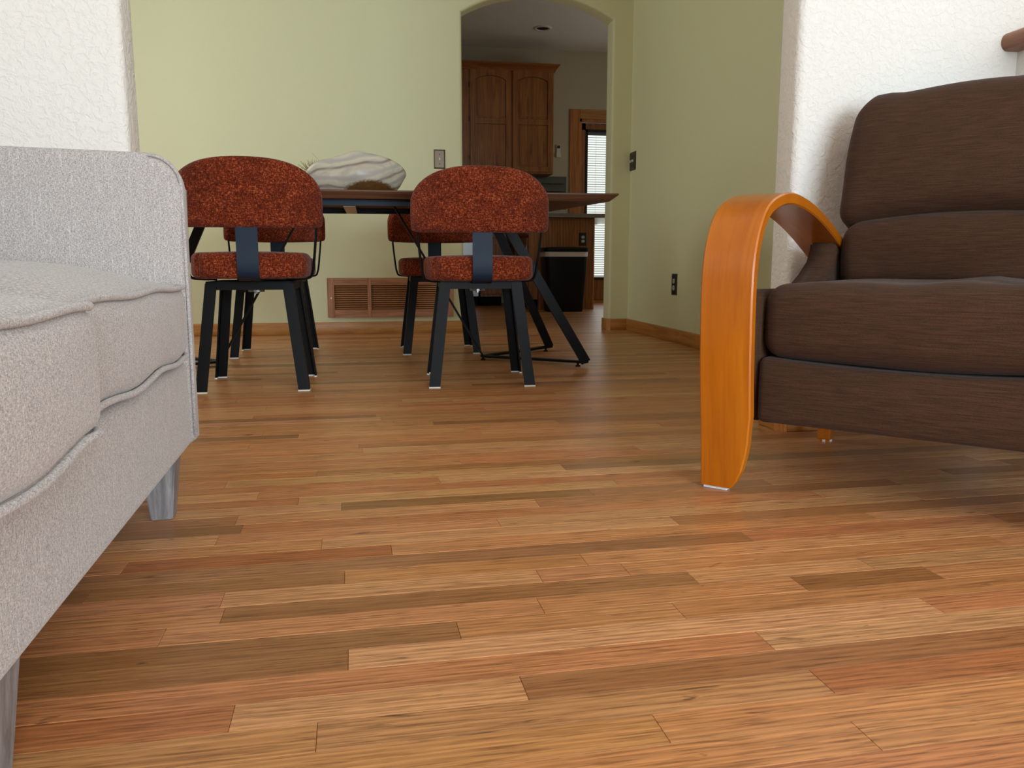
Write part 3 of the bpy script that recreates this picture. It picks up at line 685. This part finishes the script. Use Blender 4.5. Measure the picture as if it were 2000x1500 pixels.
# ------------------------------------------------------------------ bowl with dried grass
bowl = thing('bowl', 'cream and grey marbled root-wood bowl on the dining table', 'bowl', (-.055, 3.76, TZ))
def bowl_bm():
    bm = BM(); n, m = 64, 12; outer = []
    def rim(th):
        c, s = math.cos(th), math.sin(th); front = max(0, -s)
        h = .094 + .084 * front ** 1.1 + .055 * max(0, s) + (.0 if c > 0 else -.020) * abs(c)
        h += .006 * math.sin(th * 7) * front * (1 if c < .2 else 0)
        return (c * (.230 if c < 0 else .220), s * .145, h)
    def pt(th, t):
        c, s = math.cos(th), math.sin(th); R = rim(th); bx, by = c * .135 + .005, s * .085
        k = t ** .80; bul = (.028 - .020 * abs(c)) * math.sin(PI * min(1, t * 1.15)) * (1 - .6 * t); inw = -.050 * max(0, t - .45) ** 1.3 * max(0, -s)
        x = bx + (R[0] - bx) * k + c * bul; y = by + (R[1] - by) * k + s * (bul + inw * 1.4)
        return Vector((x, y, R[2] * t))
    for j in range(m + 1): outer.append([bm.verts.new(pt(2 * PI * i / n, j / m)) for i in range(n)])
    inner = []
    for j in range(m, 0, -1):
        row = []
        for i in range(n):
            p = pt(2 * PI * i / n, j / m); row.append(bm.verts.new((p.x * .95, p.y * .92, max(p.z - (.001 if j == m else .0), .02 * (1 - j / m) + .012))))
        inner.append(row)
    L = outer + inner
    for A, B in zip(L, L[1:]):
        for i in range(n): bm.faces.new((A[i], A[(i + 1) % n], B[(i + 1) % n], B[i]))
    bm.faces.new(outer[0][::-1]); bm.faces.new(L[-1]); return bm
obj('bowl_body', bowl_bm(), BOWL, bowl, True)
bm = BM(); rg = random.Random(3)
for i in range(260):
    a = rg.uniform(0, 2 * PI); r = rg.uniform(.0, .085); x, y = -.138 + r * math.cos(a), .03 + r * .7 * math.sin(a)
    p = Vector((x, y, .07)); d = Vector((rg.uniform(-1, 1), rg.uniform(-.6, .6), rg.uniform(.0, .5)))
    pts = [p, p + d * .03 + Vector((0, 0, .035)), p + d * .065 + Vector((0, 0, rg.uniform(.035, .062)))]
    tube(bm, pts, .0011, 4)
tube(bm, [(-.15, .02, .08), (-.165, .02, .16), (-.19, .02, .187)], .0009, 4)
g = obj('dried_grass', bm, GRASS); g.location = (-.055, 3.76, TZ); g['label'] = 'tuft of dried grass sticking out of the marbled bowl'; g['category'] = 'grass'; g['kind'] = 'stuff'

# ------------------------------------------------------------------ wall vent
vent = thing('wall_vent', 'oak louvred return air grille low on the back wall', 'vent', (-.285, YB, .109))
VW, VH, vy = .815, .254, -.019
st = [(0, .045), (.255, .28), (.535, .56), (VW - .045, VW)]
for a, b in st: obj('stile', box(BM(), a, b, vy, 0, 0, VH, .002), VENTZ, vent)
pans = [(.045, .255), (.28, .535), (.56, VW - .045)]
for a, b in pans:
    obj('rail', box(BM(), a, b, vy + .001, 0, 0, .050, .001), VENTX, vent); obj('rail', box(BM(), a, b, vy + .001, 0, VH - .048, VH, .001), VENTX, vent)
    lm = None
    for i in range(11):
        if lm is None:
            o = obj('louvre', box(BM(), a + .001, b - .001, -.0055, .0055, -.0016, .0016, M=Matrix.Rotation(.75, 4, 'X')), VENTX, vent); lm = o.data
        else: o = bpy.data.objects.new('louvre', lm); COL.objects.link(o); o.parent = vent
        o.location = (0, -.0095, .058 + .0139 * i)
obj('backing', box(BM(), .04, VW - .04, -.003, 0, .045, VH - .045), DARK, vent)
obj('screw', cyl(BM(), (.024, vy - .003, .125), .0055, .004, 12, 'Y'), WHITEP, vent)

# ------------------------------------------------------------------ switch and outlet plates
def bevel_plate(bm, w, h, d=.006):
    A = [bm.verts.new((x * w / 2, 0, z * h / 2)) for x, z in ((-1, -1), (1, -1), (1, 1), (-1, 1))]; e = .008
    B = [bm.verts.new((x * (w / 2 - .001), -d * .45, z * (h / 2 - .001))) for x, z in ((-1, -1), (1, -1), (1, 1), (-1, 1))]
    Cc = [bm.verts.new((x * (w / 2 - e), -d, z * (h / 2 - e))) for x, z in ((-1, -1), (1, -1), (1, 1), (-1, 1))]
    for P, Q in ((A, B), (B, Cc)): [bm.faces.new((P[i], P[(i + 1) % 4], Q[(i + 1) % 4], Q[i])) for i in range(4)]
    bm.faces.new(Cc); bm.faces.new(A[::-1]); return bm
def switch(label, loc, rz, gangs, m, w=.074, h=.121):
    t = thing('light_switch', label, 'switch', loc, rz)
    obj('plate', bevel_plate(BM(), w, h), m, t)
    for g in range(gangs):
        x = (g - (gangs - 1) / 2) * .046
        bm = BM(); box(bm, x - .005, x + .005, -.016, -.004, -.004, .011, .001, M=Matrix.Rotation(.3, 4, 'X')); obj('toggle', bm, WHITEP, t)
        for z in (-.03, .03): obj('screw', cyl(BM(), (x, -.0072, z), .0035, .0015, 10, 'Y'), SCREW, t)
def outlet(label, loc, rz, m, w=.074, h=.121, sm=IVORY):
    t = thing('power_outlet', label, 'outlet', loc, rz)
    obj('plate', bevel_plate(BM(), w, h), m, t)
    for z in (-.0195, .0195):
        bm = BM(); P = [(.0165 * math.cos(a), max(-.0135, min(.0135, .0175 * math.sin(a)))) for a in [2 * PI * k / 24 for k in range(24)]]
        prism(bm, P, lambda u, v, d: Vector((u, d, v + z)), -.0075, -.0055); s = obj('socket', bm, sm, t)
        bm = BM(); box(bm, -.0075, -.0055, -.0082, -.007, z - .001, z + .006); box(bm, .0055, .0075, -.0082, -.007, z - .001, z + .006); box(bm, -.002, .002, -.0082, -.007, z - .0095, z - .006); obj('slot', bm, DARK, s)
    obj('screw', cyl(BM(), (0, -.0072, 0), .003, .0015, 10, 'Y'), SCREW, t)
switch('bronze single light switch on the wall left of the arch', (.4505, YB, 1.121), 0, 1, BRONZE)
switch('dark double light switch on the side wall right of the arch', (DX, 5.335, 1.128), -PI / 2, 2, BLKP, .13, .121)
outlet('black power outlet low on the side wall beside the recliner arm', (DX, 4.51, .334), -PI / 2, BLKP, .082, .124)
outlet('dark power outlet low on the back wall, behind the left chair', (-.765, YB, .335), 0, BLKP, .082, .121, BLKP)

# ------------------------------------------------------------------ kitchen
def cab_door(parent, x0, x1, z0, z1, y, panels, arched):
    """framed door with raised panels, front at y (facing -Y)"""
    fr = BM(); s = .055
    box(fr, x0, x0 + s, y, y + .018, z0, z1, .002); box(fr, x1 - s, x1, y, y + .018, z0, z1, .002)
    zs = [z0] + [z0 + (z1 - z0) * (i + 1) / panels for i in range(panels)]
    for i in range(panels + 1):
        zc = zs[i]
        if i == 0: box(fr, x0 + s, x1 - s, y, y + .018, z0, z0 + s, .001)
        elif i < panels: box(fr, x0 + s, x1 - s, y, y + .018, zc - .03, zc + .03, .001)
    if arched:
        c = archcurve(x0 + s, x1 - s, z1 - .10, .045, 10); P = [(x0 + s, z1)] + c + [(x1 - s, z1)]
        prism(fr, P, lambda u, v, d: Vector((u, d, v)), y, y + .018)
    else: box(fr, x0 + s, x1 - s, y, y + .018, z1 - s, z1, .001)
    d = obj('door', fr, CABW, parent)
    for i in range(panels):
        a = zs[i] + (s if i == 0 else .03); b = zs[i + 1] - (.03 if i < panels - 1 else s); bm = BM()
        if arched and i == panels - 1:
            for off, yy0, yy1 in ((.004, y + .010, y + .016), (.022, y + .004, y + .010)):
                c = archcurve(x0 + s + off, x1 - s - off, z1 - .10 - off, .045, 10); P = [(x0 + s + off, a + off)] + c + [(x1 - s - off, a + off)]
                prism(bm, P, lambda u, v, dd: Vector((u, dd, v)), yy0, yy1)
        else:
            box(bm, x0 + s + .004, x1 - s - .004, y + .010, y + .016, a + .004, b - .004); box(bm, x0 + s + .022, x1 - s - .022, y + .004, y + .010, a + .022, b - .022)
        obj('panel', bm, CABW, d)
    return d
cy = KB - .33; cz0, cz1 = 1.418, 2.50
upc = thing('upper_cabinet', 'oak wall cabinet with arched panel doors and crown moulding', 'cabinet', (0, 0, cz0))
def upz(bm): 
    for v in bm.verts: v.co.z -= cz0
    return bm
UX0, UX1 = .80, 1.985
obj('body', upz(box(BM(), UX0, UX1, cy + .02, KB - .01, cz0, cz1, .002)), CABW, upc)
for a, b in ((1.075, 1.515), (1.535, UX1 - .012)):
    d = cab_door(upc, a, b, cz0 + .02, cz1 - .02, cy, 2, True); d.location.z = -cz0
obj('filler', upz(box(BM(), UX0, 1.055, cy + .008, cy + .02, cz0, cz1, .002)), CABW, upc)
bm = BM(); prof = [(0, 0), (-.012, .0), (-.02, .02), (-.04, .045), (-.058, .062), (-.058, .075), (0, .075)]
V = []
for u, v in prof: V.append([bm.verts.new((UX0, cy + .012 + u, cz1 - .02 + v - cz0)), bm.verts.new((UX1 - u, cy + .012 + u, cz1 - .02 + v - cz0)), bm.verts.new((UX1 - u, KB - .01, cz1 - .02 + v - cz0))])
for i in range(len(V)):
    A, B = V[i], V[(i + 1) % len(V)]
    for j in (0, 1): bm.faces.new((A[j], A[j + 1], B[j + 1], B[j]))
obj('crown', bm, CABX, upc)
for z in (1.55, 1.95, 2.3): obj('hinge', upz(box(BM(), 1.062, 1.07, cy - .006, cy + .006, z, z + .05)), BLKP, upc)

pen = thing('peninsula_cabinet', 'oak end of the kitchen peninsula behind the rubbish bin', 'cabinet', (0, 0, 0))
py, px0, px1, pz = 7.844, 1.515, 2.155, .892
obj('body', box(BM(), px0 + .004, px1, py + .02, KB - .01, .10, pz), CABW, pen)
obj('end_panel', box(BM(), px0 + .09, px1 + .003, py, py + .02, .0, pz, .002), CABC, pen)
obj('corner_stile', box(BM(), px0 - .002, px0 + .089, py, py + .02, .10, pz, .002), CABW, pen)
obj('toe_kick', box(BM(), px0 + .06, px1 - .02, py + .04, KB - .02, 0, .10), DARK, pen)
obj('side_trim', box(BM(), px1 + .003, px1 + .018, py - .004, py + .03, 0, pz, .002), OAKZ, pen)
# doors on the side facing the aisle
for k in range(2):
    y0 = py + .05 + k * .62; d = BM(); s = .06
    for p, q, zz0, zz1 in ((y0, y0 + s, .13, .70), (y0 + .55 - s, y0 + .55, .13, .70), (y0 + s, y0 + .55 - s, .13, .13 + s), (y0 + s, y0 + .55 - s, .70 - s, .70)): box(d, px0 - .016, px0 + .003, p, q, zz0, zz1, .002)
    do = obj('door', d, CABW, pen); obj('panel', box(BM(), px0 - .009, px0 + .003, y0 + s + .01, y0 + .55 - s - .01, .13 + s + .01, .70 - s - .01, .004), CABW, do)
    [obj('hinge', box(BM(), px0 - .021, px0 - .015, y0 - .012, y0 + .002, z, z + .045), STEEL, do) for z in (.2, .58)]
    obj('drawer', box(BM(), px0 - .016, px0 + .003, y0, y0 + .55, .725, .86, .004), CABW, pen)
ct = obj('countertop', box(BM(), px0 - .05, 2.56, py - .06, KB - .03, pz, pz + .04, .004), COUNT); ct['label'] = 'grey laminate worktop with overhang on the kitchen peninsula'; ct['category'] = 'worktop'
outlet('black outlet with ivory sockets on the oak peninsula end', (2.056, py, .688), 0, BLKP, .080, .125)
# base cabinets along the back wall
bc = thing('base_cabinet', 'dark oak base cabinet at the back of the kitchen', 'cabinet', (0, 0, 0))
by = KB - .60
obj('body', box(BM(), 1.14, px0 - .14, by + .02, KB - .01, .10, .87), CABW, bc); obj('toe_kick', box(BM(), 1.14, px0 - .14, by + .08, KB - .02, 0, .10), DARK, bc)
cab_door(bc, 1.15, px0 - .15, .13, .70, by, 1, False); obj('drawer', box(BM(), 1.15, px0 - .15, by, by + .02, .72, .86, .004), CABX, bc)
w2 = obj('countertop', box(BM(), KX0 + .02, px0 - .14, by - .03, KB - .01, .872, .91, .004), COUNT); w2['label'] = 'grey laminate worktop along the kitchen back wall'; w2['category'] = 'worktop'
dw = thing('dishwasher', 'grey steel dishwasher front left of the base cabinet', 'appliance', (0, 0, 0))
obj('front', box(BM(), .52, 1.12, by - .01, by + .02, .10, .86, .006), STEEL, dw); obj('body', box(BM(), .53, 1.11, by + .021, KB - .02, .02, .865), DARK, dw)
obj('handle', tube(BM(), smoothpath([(.60, by - .012, .78), (.60, by - .04, .78), (1.04, by - .04, .78), (1.04, by - .012, .78)], 5), .009, 8), STEEL, dw, True)

# bin
bin_ = thing('rubbish_bin', 'black plastic rubbish bin with lid and white bag edge showing', 'bin', (1.80, 7.58, 0))
def rrect(hx, hy, r, n=5):
    P = []
    for cx, cyy, a0 in ((hx - r, hy - r, 0), (-hx + r, hy - r, PI / 2), (-hx + r, -hy + r, PI), (hx - r, -hy + r, 3 * PI / 2)):
        P += [(cx + r * math.cos(a0 + PI / 2 * k / n), cyy + r * math.sin(a0 + PI / 2 * k / n)) for k in range(n + 1)]
    return P
def loft(bm, secs):
    R = [[bm.verts.new((x, y, z)) for x, y in rrect(hx, hy, r)] for hx, hy, r, z in secs]; n = len(R[0])
    for A, B in zip(R, R[1:]): [bm.faces.new((A[i], A[(i + 1) % n], B[(i + 1) % n], B[i])) for i in range(n)]
    bm.faces.new(R[0][::-1]); bm.faces.new(R[-1]); return bm
obj('body', loft(BM(), [(.165, .12, .04, 0), (.168, .122, .04, .01), (.205, .145, .045, .53), (.203, .143, .045, .56)]), BINP, bin_, auto=.5)
obj('bag', loft(BM(), [(.2065, .1465, .045, .515), (.2085, .1485, .046, .555), (.206, .146, .045, .562)]), BAG, bin_, auto=.5)['label'] = 'white bag edge'
obj('lid', loft(BM(), [(.214, .152, .05, .560), (.217, .155, .05, .568), (.216, .154, .05, .590), (.205, .145, .05, .600), (.12, .08, .04, .607)]), BINP, bin_, auto=.5)
# remote control on the wall
rm = thing('remote_control', 'white remote control in a holder on the kitchen wall', 'remote', (2.11, KB, 1.635))
obj('case', box(BM(), -.022, .022, -.024, -.008, .02, .135, .005), WHITEP, rm); obj('display', box(BM(), -.017, .017, -.0252, -.0235, .098, .128, .001), BLKP, rm); obj('holder', box(BM(), -.026, .026, -.03, 0, 0, .05, .004), WHITEP, rm)
# grey tray rack on the wall
RACK = newmat('dark_grey_rack', (92, 94, 84), .5, .3)[0]
rk = thing('letter_rack', 'dark grey metal letter rack on the kitchen wall beside the door casing', 'rack', (1.84, KB, 1.06))
obj('back_plate', box(BM(), 0, .37, -.006, 0, 0, .365, .002), RACK, rk)
for k in range(4): obj('tray', box(box(BM(), .005, .34, -.05, -.006, .02 + k * .088, .026 + k * .088), .005, .34, -.054, -.05, .02 + k * .088, .07 + k * .088, .001), RACK, rk)
# recessed ceiling light
rl = thing('ceiling_light', 'white ringed recessed light in the kitchen ceiling', 'light', (1.755, 8.39, KCZ))
bm = BM(); n = 32; A = [[bm.verts.new((r * math.cos(2 * PI * i / n), r * math.sin(2 * PI * i / n), z)) for i in range(n)] for r, z in ((.095, 0), (.092, -.007), (.066, -.009), (.060, -.002), (.058, -.0005))]
for P, Q in zip(A, A[1:]): [bm.faces.new((P[i], P[(i + 1) % n], Q[(i + 1) % n], Q[i])) for i in range(n)]
obj('trim_ring', bm, WHITEP, rl, True); obj('baffle', cyl(BM(), (0, 0, -.003), .0585, .002, 32), DARK, rl)
